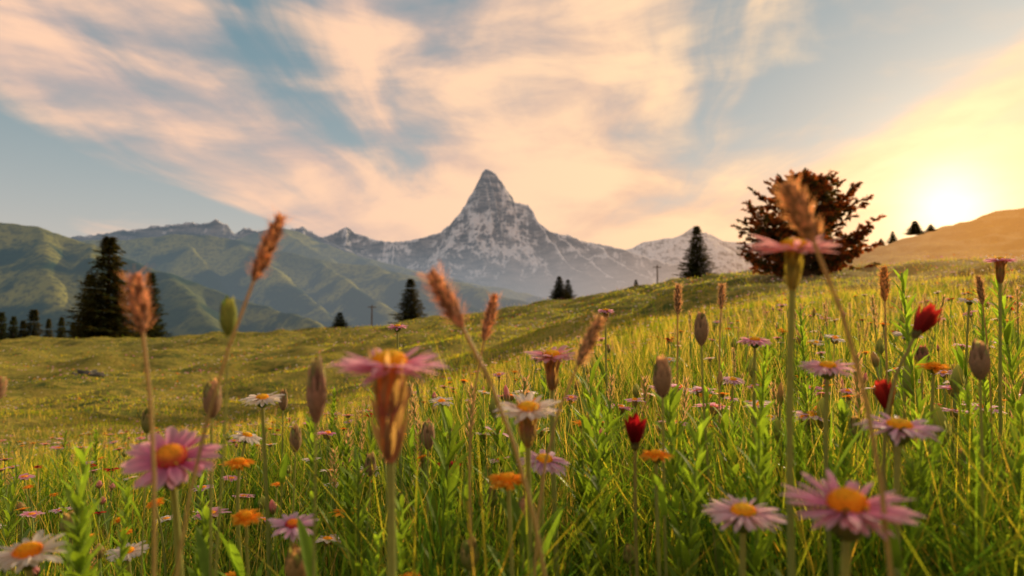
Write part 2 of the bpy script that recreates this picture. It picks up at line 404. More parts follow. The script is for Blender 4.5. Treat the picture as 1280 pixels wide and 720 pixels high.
hill('hill',3100,[(60,300),(110,298),(160,296),(215,290),(255,289),(290,296),(330,306),(380,318),(430,326),(470,330),(520,342),(570,352),(620,370),(680,392)],-2500,500,1500,44,'forested green ridge sloping down into the valley')
hill('hill',4300,[(250,300),(300,296),(335,287),(355,284),(385,290),(410,303),(440,318),(500,332),(560,345),(610,356),(660,372),(720,388),(800,398)],-2500,1100,1700,63,'blue-green hazy ridge below the rocky peaks')

# ------------------------------------------------------------------ PLANT MATERIALS
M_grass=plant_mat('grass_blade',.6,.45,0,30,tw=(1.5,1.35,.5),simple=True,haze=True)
M_stem=plant_mat('plant_stem',.35,.5,.2,200)
M_leaf=plant_mat('plant_leaf',.6,.6,.25,90,.12,tw=(1.5,1.4,.5))
M_petal=plant_mat('flower_petal',.58,.55,.15,260,.1,(1.3,1.12,1.02))
M_disc=plant_mat('flower_disc_florets',.25,.8,.4,900,.1)
M_seed=plant_mat('seed_head',.5,.75,.35,350,.1,(1.5,1.1,.7))
M_need=plant_mat('conifer_needles',.5,.6,0,3,.15,(1.9,1.,.4),simple=True)
M_bark=plant_mat('tree_bark',0.,.9,.5,8,.1)
M_wood=plant_mat('weathered_wood',0.,.8,.4,12,.1)

# ------------------------------------------------------------------ GRASS
def blades(x,y,h,wd,c0,c1,seg=3,lean=.35):
    n=len(x);z=ground_z(x,y)
    a=rng.uniform(0,2*np.pi,n);ln=h*rng.uniform(.05,lean*2,n);la=rng.uniform(0,2*np.pi,n)
    sx,sy=np.cos(a),np.sin(a);t=np.linspace(0,1,seg+1)
    V=np.zeros((n,seg+1,2,3),np.float32);C=np.zeros((n,seg+1,2,3),np.float32)
    for i,tt in enumerate(t):
        wv=wd*.5*(1-tt**1.6)*(.75+.5*min(tt*2,1))+wd*.02
        px=x+np.cos(la)*ln*tt**2;py=y+np.sin(la)*ln*tt**2;pz=z-.01+h*tt*(1-.18*tt*ln/h)
        for k,sg in enumerate((-1,1)):
            V[:,i,k,0]=px+sg*sx*wv;V[:,i,k,1]=py+sg*sy*wv;V[:,i,k,2]=pz
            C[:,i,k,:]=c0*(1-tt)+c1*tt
    b=np.arange(n)[:,None]*(2*(seg+1))
    Q=np.concatenate([b+np.array([[2*i,2*i+1,2*i+3,2*i+2]]) for i in range(seg)],0)
    return V.reshape(-1,3),C.reshape(-1,3),Q
def Fh(u): return np.interp(u,[-.9,-.5,-.3,-.05,.2,.5,.9],[.45,.5,.62,.95,1.,1.1,1.15])
PAL=np.array([[.08,.19,.028],[.16,.30,.036],[.32,.40,.05],[.50,.46,.065],[.72,.50,.10]])
def pal(n,w): return PAL[rng.choice(5,n,p=w)]*rng.uniform(.7,1.2,(n,1))
parts=[]
def band(n,r0,r1,h0,h1,w0,w1,wt,seg,clump,amax=52,lean=.35,lo=None,root_shade=.6):
    r=rng.uniform(r0,r1,n);a=np.radians(rng.uniform(-amax if lo is None else lo,amax,n));x=r*np.sin(a);y=r*np.cos(a)
    k=fbm(x/clump,y/clump,3,77)
    g=np.clip((np.tan(a)-.42)/.15,0,1)*np.clip((r-72)/14,0,1)
    keep=(rng.uniform(0,1,n)<np.clip(.75+1.2*k,.25,1))&(rng.uniform(0,1,n)>g*.55);x,y,r,a,k=x[keep],y[keep],r[keep],a[keep],k[keep];n=len(x)
    h=rng.uniform(h0,h1,n)*Fh(np.tan(a))*np.clip(1+1.1*k,.35,1.7)*np.interp(r,[2.6,6],[1.,.68])
    h=np.where(r<2.2,np.minimum(h,np.maximum(.45-.09*r-.0,.1)),h)
    c1=pal(n,wt);m=np.clip(1+1.3*fbm(x/(clump*2.),y/(clump*2.),3,5),.5,1.45)
    c1=np.minimum(c1*np.stack([m,m**.8,m**.6],1),.85)
    c0=c1*np.array([root_shade,root_shade*1.15,root_shade*1.1])  # lower blades darkened: shade between blades painted into the colour
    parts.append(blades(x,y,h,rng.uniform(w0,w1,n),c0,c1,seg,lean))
band(26000,.55,3,.14,.42,.0014,.0036,[.22,.34,.26,.14,.04],3,.3,lean=.32,root_shade=.38)
band(9000,.6,3,.10,.28,.005,.011,[.42,.42,.14,.02,0],3,.3,lean=.5,root_shade=.5)
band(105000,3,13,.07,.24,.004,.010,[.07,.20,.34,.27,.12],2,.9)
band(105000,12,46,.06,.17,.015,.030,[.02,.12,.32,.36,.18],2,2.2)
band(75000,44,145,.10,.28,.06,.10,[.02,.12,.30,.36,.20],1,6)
n=10500;r=.9+21*rng.uniform(0,1,n)**1.6;a=np.radians(rng.uniform(-50,52,n));x=r*np.sin(a);y=r*np.cos(a)
h=rng.uniform(.22,.46,n)*Fh(np.tan(a))*np.interp(r,[3,9],[1,.6]);h=np.where(r<2.2,np.minimum(h,.45-.02*r),h)
c=np.array([[.80,.60,.22]])*rng.uniform(.6,1.1,(n,1));parts.append(blades(x,y,h,np.clip(.0011*r,.0013,.008),c*.6,c,3,.2))  # stalks painted darker low down too, as shade inside the grass
off=0;Vs=[];Cs=[];Qs=[]
for v,c,q in parts: Vs.append(v);Cs.append(c);Qs.append(q+off);off+=len(v)
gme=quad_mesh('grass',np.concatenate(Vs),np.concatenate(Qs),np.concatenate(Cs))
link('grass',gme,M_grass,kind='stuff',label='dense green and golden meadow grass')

# ------------------------------------------------------------------ FLOWER PARTS
PINK=((.76,.22,.46),(.98,.64,.76));LILAC=((.74,.40,.66),(.95,.74,.86));PALE=((.86,.56,.70),(.98,.82,.87));WHITE=((.88,.80,.72),(.98,.95,.90));ORANGE=((.95,.34,.01),(1.,.56,.05));RED=((.46,.012,.014),(.74,.05,.03));MAG=((.72,.14,.42),(.98,.62,.76))
GREEN=(.20,.34,.045)
def petals_mesh(R,n,c,droop,seed,layers=2,wf=1.):
    random.seed(seed);b=MB();ri=R*.16
    for L in range(layers):
        for i in range(n):
            th=2*math.pi*(i+.5*L)/n+random.uniform(-.10,.10)
            d=Vector((math.cos(th),math.sin(th),.12-.10*L+random.uniform(-.11,.11)))
            ln=(R-ri)*random.uniform(.76,1.07)*(1-.08*L)
            k=random.uniform(.74,1.05)
            b.leaf(Vector((math.cos(th)*ri,math.sin(th)*ri,-.002*L*R/.03)),d,Vector((random.uniform(-.35,.35),random.uniform(-.35,.35),1)),ln,R*2*math.pi/n*.52*wf*random.uniform(.75,1.15),-droop+random.uniform(-.13,.13),tuple(x*k for x in c[0]),tuple(x*k for x in c[1]),n=6,cup=.20,blunt=.9)
    return b.mesh('petal_ring',[M_petal])
def disc_mesh(R,c0,c1,seed,hgt=.55):
    random.seed(seed);b=MB();pr=[];cs=[]
    for i in range(9):
        t=i/8*math.pi/2;pr.append((R*math.cos(t)+1e-5,R*hgt*math.sin(t)));cs.append(tuple(c0[j]+(c1[j]-c0[j])*(i/8) for j in range(3)))
    b.revolve(pr,20,cs,0,jit=.05)
    for i in range(110):
        q=math.sqrt((i+.5)/110);th=i*2.399963;el=math.acos(min(1,q))
        p=Vector((R*q*math.cos(th),R*q*math.sin(th),R*hgt*math.sin(el)))
        nn=Vector((q*math.cos(th)*.7,q*math.sin(th)*.7,.9)).normalized();s=R*.085
        k=random.uniform(.7,1.25);f=min(1,max(0,(q-.55)/.3));cc=tuple((c0[j]*f+c1[j]*(1-f))*k for j in range(3))
        a=nn.orthogonal().normalized();bb=nn.cross(a)
        b.add([p+a*s,p+bb*s,p-a*s,p-bb*s,p+nn*s*2.2],[(0,1,4),(1,2,4),(2,3,4),(3,0,4)],cc)
    return b.mesh('flower_disc',[M_disc])
def calyx_mesh(R,L,c,seed,wd=1.):
    random.seed(seed);b=MB();R=R*wd
    pr=[(R*.08,-L),(R*.16,-L*.93),(R*.27,-L*.72),(R*.32,-L*.45),(R*.30,-L*.2),(R*.30,0)]
    b.revolve(pr,16,[tuple(x*random.uniform(.8,1.2) for x in c) for _ in pr],0,ridge=.07,nr=8)
    for r in range(4):
        for i in range(8):
            th=2*math.pi*(i+.5*r)/8+random.uniform(-.2,.2);rad=R*(.19+.045*r);k=random.uniform(.6,1.25)
            b.leaf((math.cos(th)*rad*.9,math.sin(th)*rad*.9,-L*(.93-.22*r)),(math.cos(th)*random.uniform(.04,.22)-math.sin(th)*.25,math.sin(th)*random.uniform(.04,.22)+math.cos(th)*.25,1),Vector((math.cos(th),math.sin(th),0)),L*random.uniform(.32,.55),R*.22,.08,tuple(x*.65*k for x in c),tuple(x*1.3*k for x in c),n=3)
    return b.mesh('calyx',[M_leaf])
def stem_path(top,bend,n=9,dirtop=None):
    pts=[]
    P0=Vector((0,0,-.02));P3=Vector(top);d=(Vector(dirtop) if dirtop is not None else Vector((0,0,1))).normalized()
    P1=Vector((bend*.4,bend*.2,P3.z*.4));P2=P3-d*P3.z*.3
    for i in range(n+1):
        t=i/n;pts.append(P0*(1-t)**3+P1*3*t*(1-t)**2+P2*3*t*t*(1-t)+P3*t**3)
    return pts
def stem_parts(e,top,bend,r,c0,c1,nleaf,leafL,seed,dirtop=None):
    random.seed(seed);b=MB();pts=stem_path(top,bend,10,dirtop)
    b.tube(pts,[r*(1.25-.45*i/10) for i in range(11)],8,[tuple(c0[j]+(c1[j]-c0[j])*i/10 for j in range(3)) for i in range(11)])
    link('stem',b.mesh('stem',[M_stem]),parent=e)
    for i in range(nleaf):
        b2=MB();k=random.randint(1,7);p=pts[k];th=random.uniform(0,6.28)
        g=random.uniform(.7,1.3);cc=tuple(x*g for x in GREEN)
        b2.leaf((0,0,0),(math.cos(th)*.35,math.sin(th)*.35,random.uniform(.8,1.3)),Vector((-math.cos(th),-math.sin(th),.4)),leafL*random.uniform(.6,1.2),leafL*.12,-random.uniform(.1,.4),tuple(x*.8 for x in cc),cc,n=6)
        link('leaf',b2.mesh('leaf',[M_leaf]),loc=p,parent=e)
def flower(kind,px,py,size,d,c,tilt=15,az=-90,disc=((.75,.25,.01),(.95,.55,.04)),droop=.12,n=20,cal=None,label='',cat='flower',bend=.03,layers=2,seed=None,group='wildflowers in the meadow',nleaf=3,lean=0.,wf=1.,hgt=.55,discR=.28,cw=.8,leafL=.08):
    seed=seed or int(px*7+py);random.seed(seed)
    R=size/853.*d*.5
    hx=(px-640)/853.*d;hz=HC+(400-py)/853.*d
    bx=hx-lean;by=d+random.uniform(0,.03);z0=gz(bx,by)
    e=link(kind,None,loc=(bx,by,z0),label=label,cat=cat,group=group)
    topv=Vector((hx-bx,d-by,hz-z0))
    ta=math.radians(tilt);aa=math.radians(az)
    nd=Vector((math.sin(ta)*math.cos(aa),math.sin(ta)*math.sin(aa),math.cos(ta)))
    L=R*(cal[0] if cal else .45);cc=cal[1] if cal else (.22,.28,.07)
    rot=nd.to_track_quat('Z','Y').to_euler()
    stem_parts(e,topv-nd*L*.95,bend,R*.065+.0008,(.20,.30,.06),(.34,.35,.10),nleaf,leafL,seed,nd)
    o=link('petal_ring',petals_mesh(R,n,c,droop,seed,layers,wf),loc=topv,parent=e);o.rotation_euler=rot
    o2=link('flower_disc',disc_mesh(R*discR,disc[0],disc[1],seed,hgt),loc=topv+nd*R*.01,parent=e);o2.rotation_euler=rot
    o3=link('calyx',calyx_mesh(R,L,cc,seed,cw),loc=topv,parent=e);o3.rotation_euler=rot
    return e
YD=((.95,.40,.01),(1.,.70,.06));RD=((.50,.01,.07),(.95,.38,.03));OD=((.90,.26,.01),(1.,.54,.03))
flower('daisy_flower',488,457,152,.40,PINK,6,-90,YD,.0,24,cal=(1.65,(.46,.29,.19)),label='large pink daisy with orange centre on a long brown calyx',bend=.0,wf=1.1,hgt=.8,nleaf=2,cw=.62)
flower('daisy_flower',218,572,126,.46,MAG,27,-75,((.50,.006,.06),(1.,.50,.04)),.0,15,cal=(.7,(.30,.28,.09)),label='magenta pink daisy with crimson and orange centre facing outward',wf=1.05,nleaf=2,hgt=.75,discR=.31)
flower('daisy_flower',1053,630,168,.38,PINK,8,-95,OD,.02,26,cal=(.5,(.25,.26,.09)),label='large pink daisy with orange centre among green grass',nleaf=2,hgt=.8)
flower('daisy_flower',925,637,108,.48,PALE,7,-90,YD,.08,26,label='pale pink daisy with nearly flat petals')
flower('daisy_flower',1120,532,102,.50,LILAC,7,-80,YD,.10,26,label='lilac daisy seen from the side on a tall stem')
flower('daisy_flower',994,309,118,.42,((.88,.28,.34),(1.,.60,.60)),9,-90,YD,-.02,24,cal=(.95,(.42,.34,.11)),label='tall rose-pink daisy raised above the grass against the sky',nleaf=0,cw=.45)
flower('daisy_flower',660,510,92,.55,WHITE,12,-90,YD,.02,18,cal=(1.1,(.45,.32,.16)),label='white daisy with yellow centre and brown calyx',cw=.7)
flower('daisy_flower',690,444,70,.70,((.88,.32,.44),(.98,.68,.74)),8,-90,YD,.02,18,cal=(1.3,(.42,.26,.15)),label='rose-pink daisy with long brown calyx',cw=.65)
flower('daisy_flower',680,573,72,.65,LILAC,14,-70,YD,.2,18,label='lilac daisy with drooping petals among leaves')
flower('daisy_flower',1033,458,70,.60,((.84,.40,.60),(.97,.72,.82)),10,-90,YD,.15,22,label='pale pink daisy standing above the grass')
flower('daisy_flower',943,425,44,.80,PINK,8,-90,YD,.2,18,label='small pink daisy on a slim stem')
flower('daisy_flower',330,497,54,.75,WHITE,8,-90,YD,.1,18,label='small white daisy seen side-on')
flower('daisy_flower',312,543,42,.80,WHITE,15,0,YD,.25,16,label='small white daisy tilted sideways')
flower('daisy_flower',370,652,64,.60,LILAC,16,-60,RD,.1,16,label='lilac daisy with magenta centre facing up low in the grass')
flower('daisy_flower',45,686,92,.50,WHITE,10,-85,OD,.04,17,label='white daisy with large orange centre low in the grass',discR=.34,hgt=.6)
flower('daisy_flower',168,684,50,.75,WHITE,10,-90,YD,.1,18,label='small white daisy low in the grass')
flower('daisy_flower',757,388,24,1.3,PINK,5,-90,YD,.2,14,label='small pink daisy on a slim stem',cal=(1.2,(.34,.24,.12)))
flower('daisy_flower',497,408,30,1.1,PINK,5,-90,YD,.1,16,label='small pink daisy on a slim stem')
flower('daisy_flower',1133,418,38,.9,WHITE,10,-90,YD,.15,16,label='small white daisy on a slim stem')
flower('daisy_flower',1252,325,40,.8,PINK,3,-90,YD,.1,16,label='pink daisy with tall brown calyx above the grass',cal=(1.5,(.42,.26,.13)),cw=.7,nleaf=0)
flower('daisy_flower',1212,375,28,1.1,WHITE,10,-90,YD,.1,16,label='small white daisy on a slim stem')
flower('daisy_flower',915,474,30,1.0,LILAC,15,-90,YD,.2,16,label='small pink daisy on a slim stem')
flower('daisy_flower',960,520,24,1.1,WHITE,15,-90,YD,.2,16,label='small white daisy on a slim stem')
for px,py,s,d in ((303,576,40,.66),(313,642,42,.6),(635,597,54,.56),(818,567,45,.58),(1165,458,40,.7),(200,625,25,.9),(515,716,34,.6),(297,714,28,.7),(880,493,18,1.3),(155,646,18,1.1),(1000,470,15,1.5),(115,705,20,.95),(165,660,22,1.),(75,615,12,1.6)):
    flower('marigold_flower',px,py,s,d,ORANGE,random.uniform(4,18),-90+random.uniform(-40,40),((.85,.26,.005),(1.,.55,.03)),.12,18,label='bright orange marigold-like flower on a green stem',group='orange flowers in the meadow',nleaf=2,hgt=.6,discR=.4,wf=1.4)
def redcup(px,py,w_,h_,d,tilt,az,c,label):
    seed=int(px+py);random.seed(seed)
    hx=(px-640)/853.*d;hz=HC+(400-py)/853.*d;z0=gz(hx,d);e=link('poppy_flower',None,loc=(hx,d,z0),label=label,cat='flower',group='red flowers in the meadow')
    W=w_/853.*d;Hh=h_/853.*d;ta=math.radians(tilt);aa=math.radians(az);nd=Vector((math.sin(ta)*math.cos(aa),math.sin(ta)*math.sin(aa),math.cos(ta)))
    topv=Vector((0,0,hz-z0))-nd*Hh*.5
    stem_parts(e,topv,.02,.0016,(.2,.3,.06),(.3,.25,.08),2,.07,seed,nd)
    b=MB()
    for L in range(3):
        for i in range(6):
            th=2*math.pi*(i+.33*L)/6+random.uniform(-.15,.15);k=random.uniform(.5,1.15)
            b.leaf((math.cos(th)*W*.12,math.sin(th)*W*.12,0),(math.cos(th)*(.55-.14*L),math.sin(th)*(.55-.14*L),1),Vector((-math.cos(th),-math.sin(th),0.2)),Hh*random.uniform(.75,1.12),W*.40,.22,tuple(x*k for x in c[0]),tuple(x*k for x in c[1]),n=6,cup=.35)
    o=link('petal_cup',b.mesh('petal_cup',[M_petal]),loc=topv,parent=e);o.rotation_euler=nd.to_track_quat('Z','Y').to_euler()
    o=link('calyx',calyx_mesh(W*.5,W*.3,(.22,.2,.07),seed),loc=topv+nd*W*.1,parent=e);o.rotation_euler=nd.to_track_quat('Z','Y').to_euler()
redcup(1155,401,32,42,.55,38,10,((.36,.012,.014),(.60,.05,.035)),'crimson half-open poppy bud tilted to one side')
redcup(1103,493,28,38,.58,10,180,((.34,.012,.014),(.56,.05,.035)),'crimson closed poppy bud in the grass')
redcup(793,537,36,36,.56,8,-90,((.20,.006,.012),(.42,.014,.02)),'dark red cup-shaped flower')
flower('poppy_flower',562,580,34,.8,RED,15,-90,((.1,.01,.01),(.3,.03,.01)),.1,10,label='small red open flower among green leaves',group='red flowers in the meadow')
flower('poppy_flower',1290,470,30,.9,RED,15,-90,((.1,.01,.01),(.3,.03,.01)),.1,10,label='small red open flower among green leaves',group='red flowers in the meadow')

def spike_mesh(L,R,c,seed,nsc=170,mi=0):
    random.seed(seed);b=MB()
    pr=[];cs=[]
    for i in range(9):
        t=i/8;pr.append((R*.45*math.sin(math.pi*(.06+.90*t))**.6+1e-5,L*t));cs.append(tuple(x*.5 for x in c))
    b.revolve(pr,10,cs)
    for i in range(nsc):
        t=(i+.3)/nsc;th=i*2.399963+random.uniform(-.5,.5);rad=R*.45*math.sin(math.pi*(.06+.88*t))**.6
        k=random.uniform(.35,1.6);cc=tuple(x*k for x in c);tip=(cc[0]*1.4,cc[1]*1.35,cc[2]*1.3);o=random.uniform(.35,1.)
        b.leaf((math.cos(th)*rad,math.sin(th)*rad,L*t*.95-L*.02),(math.cos(th)*o,math.sin(th)*o,1),Vector((math.cos(th),math.sin(th),-.2)),L*.10*random.uniform(.7,1.6),R*.32,-.15,cc,tip,n=2,cup=-.25)
    for i in range(140):
        t=random.random();th=random.uniform(0,6.28);rad=R*.6;dd=Vector((math.cos(th)*.8,math.sin(th)*.8,random.uniform(.5,1.2))).normalized()
        b.sliver(Vector((math.cos(th)*rad*.7,math.sin(th)*rad*.7,L*t)),dd,dd.orthogonal(),R*random.uniform(.5,1.2),R*.035,tuple(x*1.4 for x in c),tuple(x*1.6 for x in c))
    return b.mesh('seed_head',[M_seed])
def bud_mesh(L,R,c,c2,seed):
    random.seed(seed);b=MB();pr=[];cs=[]
    for i in range(10):
        t=i/9;pr.append((R*.85*math.sin(math.pi*(.05+.90*t**.9))**.85+1e-5,L*t));cs.append(tuple(c[j]*.8+(c2[j]-c[j]*.8)*t for j in range(3)))
    b.revolve(pr,16,cs,0,ridge=.08,nr=8)
    for r in range(5):
        for i in range(8):
            th=2*math.pi*(i+.5*r)/8+random.uniform(-.12,.12);t0=.02+.17*r;rad=R*.85*math.sin(math.pi*(.05+.90*max(.05,t0)**.9))**.85
            k=random.uniform(.45,1.4);gr=random.random()<.35
            cA=tuple(x*k*.7 for x in c);cB=tuple(x*k*1.2 for x in c2)
            if gr: cB=(cB[0]*.55,cB[1]*1.05,cB[2]*.6)
            b.leaf((math.cos(th)*rad,math.sin(th)*rad,L*t0),(math.cos(th)*.26*(1-r*.3),math.sin(th)*.26*(1-r*.3),1),Vector((math.cos(th),math.sin(th),0)),L*random.uniform(.26,.44),R*.58,-.12,cA,cB,n=3,cup=-.3)
    return b.mesh('bud_head',[M_seed])
def stalk(kind,x1,y1,x0,y0,w_,d,c,c2=None,bud=False,foot=0.,label='',seed=None,nleaf=0,sr=None,cat='plant',group='seed heads and buds'):
    seed=seed or int(x1*3+y1);random.seed(seed)
    tip=Vector(((x1-640)/853.*d,d,HC+(400-y1)/853.*d));bs=Vector(((x0-640)/853.*d,d,HC+(400-y0)/853.*d))
    bx=bs.x+foot;z0=gz(bx,d);e=link(kind,None,loc=(bx,d,z0),label=label,cat=cat,group=group)
    v=tip-bs;L=v.length;R=w_/853.*d*.5
    stem_parts(e,bs-Vector((bx,d,z0))+v.normalized()*L*.04,foot*.2,sr or max(.0009,R*.15),(.22,.30,.06),(.50,.33,.13) if not bud else (.32,.33,.09),nleaf,.08,seed,v)
    me=bud_mesh(L,R,c,c2 or c,seed) if bud else spike_mesh(L,R,c,seed)
    o=link('bud_head' if bud else 'seed_head',me,loc=bs-Vector((bx,d,z0)),parent=e);o.rotation_euler=v.to_track_quat('Z','Y').to_euler()
SB=(.52,.30,.18);SB2=(.48,.33,.19)
stalk('grass_spike',350,268,317,350,32,.40,SB,foot=-.05,label='tall russet grass seed head leaning to one side')
stalk('grass_spike',168,342,180,415,38,.40,SB,foot=0.0,label='tall russet grass seed head on a brown stem')
stalk('grass_spike',538,340,578,408,40,.42,SB,foot=.06,label='russet grass seed head bending over on a curved stem')
stalk('grass_spike',619,368,605,425,22,.55,SB,foot=0.01,label='slim brown grass seed head')
stalk('grass_spike',752,396,722,455,26,.50,SB2,foot=-.02,label='brown grass seed head leaning to one side')
stalk('grass_spike',986,228,1018,300,46,.36,(.56,.34,.18),foot=.03,label='large orange-brown seed head standing before a dark tree')
stalk('grass_spike',848,355,847,392,14,.85,SB2,label='slim brown grass seed head')
stalk('grass_spike',903,355,901,386,13,.85,SB2,label='slim brown grass seed head')
stalk('grass_spike',1106,333,1106,376,18,.8,(.62,.38,.15),label='backlit orange grass seed head')
stalk('grass_spike',1224,345,1228,380,13,.9,SB2,label='slim brown grass seed head')
G2=(.34,.42,.09);B2=(.46,.31,.18)
for a in ((286,373,286,420,24,.45,G2,(.42,.46,.10)),(397,450,397,528,28,.45,B2,(.64,.38,.28)),(268,476,268,521,26,.55,B2,(.52,.34,.2)),(876,390,876,432,20,.7,B2,(.5,.35,.2)),(827,447,827,496,26,.6,B2,(.5,.35,.19)),(1222,427,1222,474,26,.6,B2,(.5,.35,.22)),(97,636,97,664,26,.7,G2,(.48,.38,.17)),(376,680,376,722,34,.5,(.4,.31,.11),(.58,.4,.17)),(588,670,588,706,26,.6,G2,(.46,.36,.15)),(655,620,655,658,22,.6,B2,(.5,.35,.2)),(372,532,372,563,17,.8,B2,(.47,.35,.2)),(536,525,536,560,19,.8,B2,(.5,.35,.2)),(465,565,465,592,16,.8,B2,(.47,.35,.17)),(356,487,356,512,13,.9,B2,(.47,.35,.17)),(188,510,188,540,15,.7,G2,(.46,.35,.17)),(3,470,-5,502,24,.5,B2,(.48,.29,.16)),(510,478,510,498,13,1.,B2,(.48,.35,.17)),(1290,500,1290,540,24,.6,B2,(.48,.35,.17)),(1150,432,1150,455,18,.9,B2,(.5,.22,.17)),(785,676,785,700,20,.7,G2,(.46,.35,.14)),(616,605,616,630,14,.9,G2,(.46,.35,.14)),(1065,520,1065,550,18,.8,G2,(.46,.35,.14)),(740,560,740,585,16,.9,G2,(.46,.35,.14)),(1195,560,1195,590,20,.8,G2,(.46,.35,.14))):
    stalk('flower_bud',*a[:6],a[6],a[7],bud=True,label='closed %s flower bud on an upright stem'%('green' if a[6] is G2 else 'brownish'),foot=random.uniform(-.02,.02),nleaf=2,cat='plant')

def leafy(seed,h,n,Lf,g,wd):
    random.seed(seed);b=MB();lean=random.uniform(-.05,.05);pts=stem_path((lean,random.uniform(-.03,.03),h),random.uniform(-.05,.05),10)
    b.tube(pts,[.006*(1.2-.8*i/10) for i in range(11)],6,(.27*g,.38*g,.06));st=b.mesh('stem',[M_stem]);b2=MB()
    for i in range(n):
        t=.12+.86*i/n;k=t*10;p=pts[int(k)].lerp(pts[min(10,int(k)+1)],k-int(k));th=i*2.4+random.uniform(-.3,.3)
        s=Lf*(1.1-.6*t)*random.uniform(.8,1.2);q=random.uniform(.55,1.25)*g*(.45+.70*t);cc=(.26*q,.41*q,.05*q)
        b2.leaf(p,(math.cos(th)*.5,math.sin(th)*.5,.7+.6*t),Vector((-math.cos(th),-math.sin(th),.6)),s,s*wd,-random.uniform(.1,.4),tuple(x*.8 for x in cc),tuple(x*1.15 for x in cc),n=5)
    return st,b2.mesh('foliage',[M_leaf])
LV=[leafy(900+i,1.,[34,44,54,70,34,90,40,76][i],[.20,.16,.13,.11,.22,.08,.16,.11][i],[.95,.85,1.05,1.1,.75,1.1,.7,.8][i],[.16,.17,.19,.21,.20,.24,.30,.34][i]) for i in range(8)]
random.seed(5)
def put_leafy(x,y,h,v,label='leafy green wildflower stem growing in the grass'):
    z=gz(x,y);e=link('leafy_plant',None,loc=(x,y,z),label=label,cat='plant',group='leafy plants in the meadow')
    e.rotation_euler=(random.uniform(-.1,.1),random.uniform(-.1,.1),random.uniform(0,6.28));
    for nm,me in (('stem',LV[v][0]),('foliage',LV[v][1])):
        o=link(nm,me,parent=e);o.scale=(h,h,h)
put_leafy(-.335,.55,.37,3,'tall leafy green stalk with broad overlapping leaves');put_leafy(-.325,.56,.35,7);put_leafy(-.36,.60,.33,5);put_leafy(-.31,.62,.30,7);put_leafy(-.10,.62,.30,2);put_leafy(-.15,.7,.33,1);put_leafy(-.13,.6,.28,3)
put_leafy(.50,.80,.50,3);put_leafy(.42,.95,.46,5);put_leafy(.28,.85,.42,3);put_leafy(.62,.9,.49,5);put_leafy(.66,.85,.50,3);put_leafy(.33,.6,.33,7);put_leafy(.45,.62,.34,6);put_leafy(.40,.6,.30,7);put_leafy(.36,.66,.36,2);put_leafy(.48,.7,.38,3)
for i in range(278):
    u=random.uniform(-.8,.85);
    if u<-.25 and random.random()<.5: u=random.uniform(-.1,.85)
    d=.6+1.8*random.random()**1.3;lim=.45-(.06+.10*random.random())*d if d<2 else .33
    h=min(lim,random.uniform(.18,.44))*(.75 if u<-.3 else 1)
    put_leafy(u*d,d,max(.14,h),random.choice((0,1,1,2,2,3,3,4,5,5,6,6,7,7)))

def small_flower(kind,seed):
    random.seed(seed);b=MB();h=1.;pts=stem_path((random.uniform(-.15,.15),0,1.),random.uniform(-.1,.1),5)
    tp=pts[-1]
    b.tube(pts,[.0055]*6,5,(.26,.34,.09))
    if kind in('pink','white','orange','red','lilac'):
        c={'pink':PINK,'white':WHITE,'orange':ORANGE,'red':RED,'lilac':LILAC}[kind];R={'pink':.085,'white':.08,'orange':.06,'red':.06,'lilac':.085}[kind]*random.uniform(.75,1.15)
        tl=random.uniform(-.3,.3)
        for i in range(14):
            th=2*math.pi*i/14;b.leaf(tp,(math.cos(th),math.sin(th),random.uniform(0,.3)+tl*math.cos(th)),Vector((0,0,1)),R*random.uniform(.85,1.05),R*.4,-.12,c[0],c[1],1,n=3,blunt=.7)
        b.revolve([(R*.3,-.0),(R*.26,R*.14),(R*.12,R*.22),(.0001,R*.24)],8,(.95,.55,.04) if kind!='red' else (.1,.01,.01),1,off=tp)
        b.revolve([(R*.08,-R*.5),(R*.3,-R*.3),(R*.3,0)],8,(.26,.26,.09),off=tp)
    elif kind=='bud':
        f=random.uniform(.6,1.);g=random.choice(((.50,.33,.18),(.36,.42,.12),(.6,.3,.3),(.44,.34,.15)))
        b.revolve([(.006,-.10*f),(.024*f,-.075*f),(.028*f,-.03*f),(.02*f,.02*f),(.002,.05*f)],8,[(.28,.3,.09),(.32,.32,.1),g,g,tuple(x*1.2 for x in g)],1,off=tp,ridge=.1,nr=4)
        for i in range(6):
            th=i*1.05;b.leaf((tp.x+math.cos(th)*.018*f,tp.y+math.sin(th)*.018*f,tp.z-.08*f),(math.cos(th)*.3,math.sin(th)*.3,1),Vector((math.cos(th),math.sin(th),0)),.08*f,.025*f,0,(.26,.32,.09),g,1,n=2)
    else:
        for i in range(46):
            t=i/46;th=i*2.4;rad=.014*math.sin(math.pi*(.1+.85*t))
            b.leaf((tp.x+math.cos(th)*rad*.6,tp.y+math.sin(th)*rad*.6,tp.z-.2+.2*t),(math.cos(th)*.7,math.sin(th)*.7,1),Vector((math.cos(th),math.sin(th),0)),.035,.010,0,(.5,.34,.15),(.74,.48,.2),1,n=2)
    for i in range(4):
        th=random.uniform(0,6.28);b.leaf(pts[random.randint(1,3)],(math.cos(th)*.4,math.sin(th)*.4,1),Vector((-math.cos(th),-math.sin(th),.4)),.26,.028,-.3,(.15,.25,.04),(.22,.36,.05),n=4)
    return b.mesh('wildflower',[M_stem,M_petal])
KN={'pink':('daisy_flower','small pink daisy blooming in the meadow'),'white':('daisy_flower','small white daisy blooming in the meadow'),'lilac':('daisy_flower','small lilac daisy blooming in the meadow'),'orange':('marigold_flower','small orange flower blooming in the meadow'),'red':('poppy_flower','small red flower in the meadow'),'bud':('flower_bud','small brown flower bud on a thin stem'),'spike':('grass_spike','thin tan grass seed head in the meadow')}
SM={k:[small_flower(k,40+i) for i in range(6)] for k in KN}
random.seed(21)
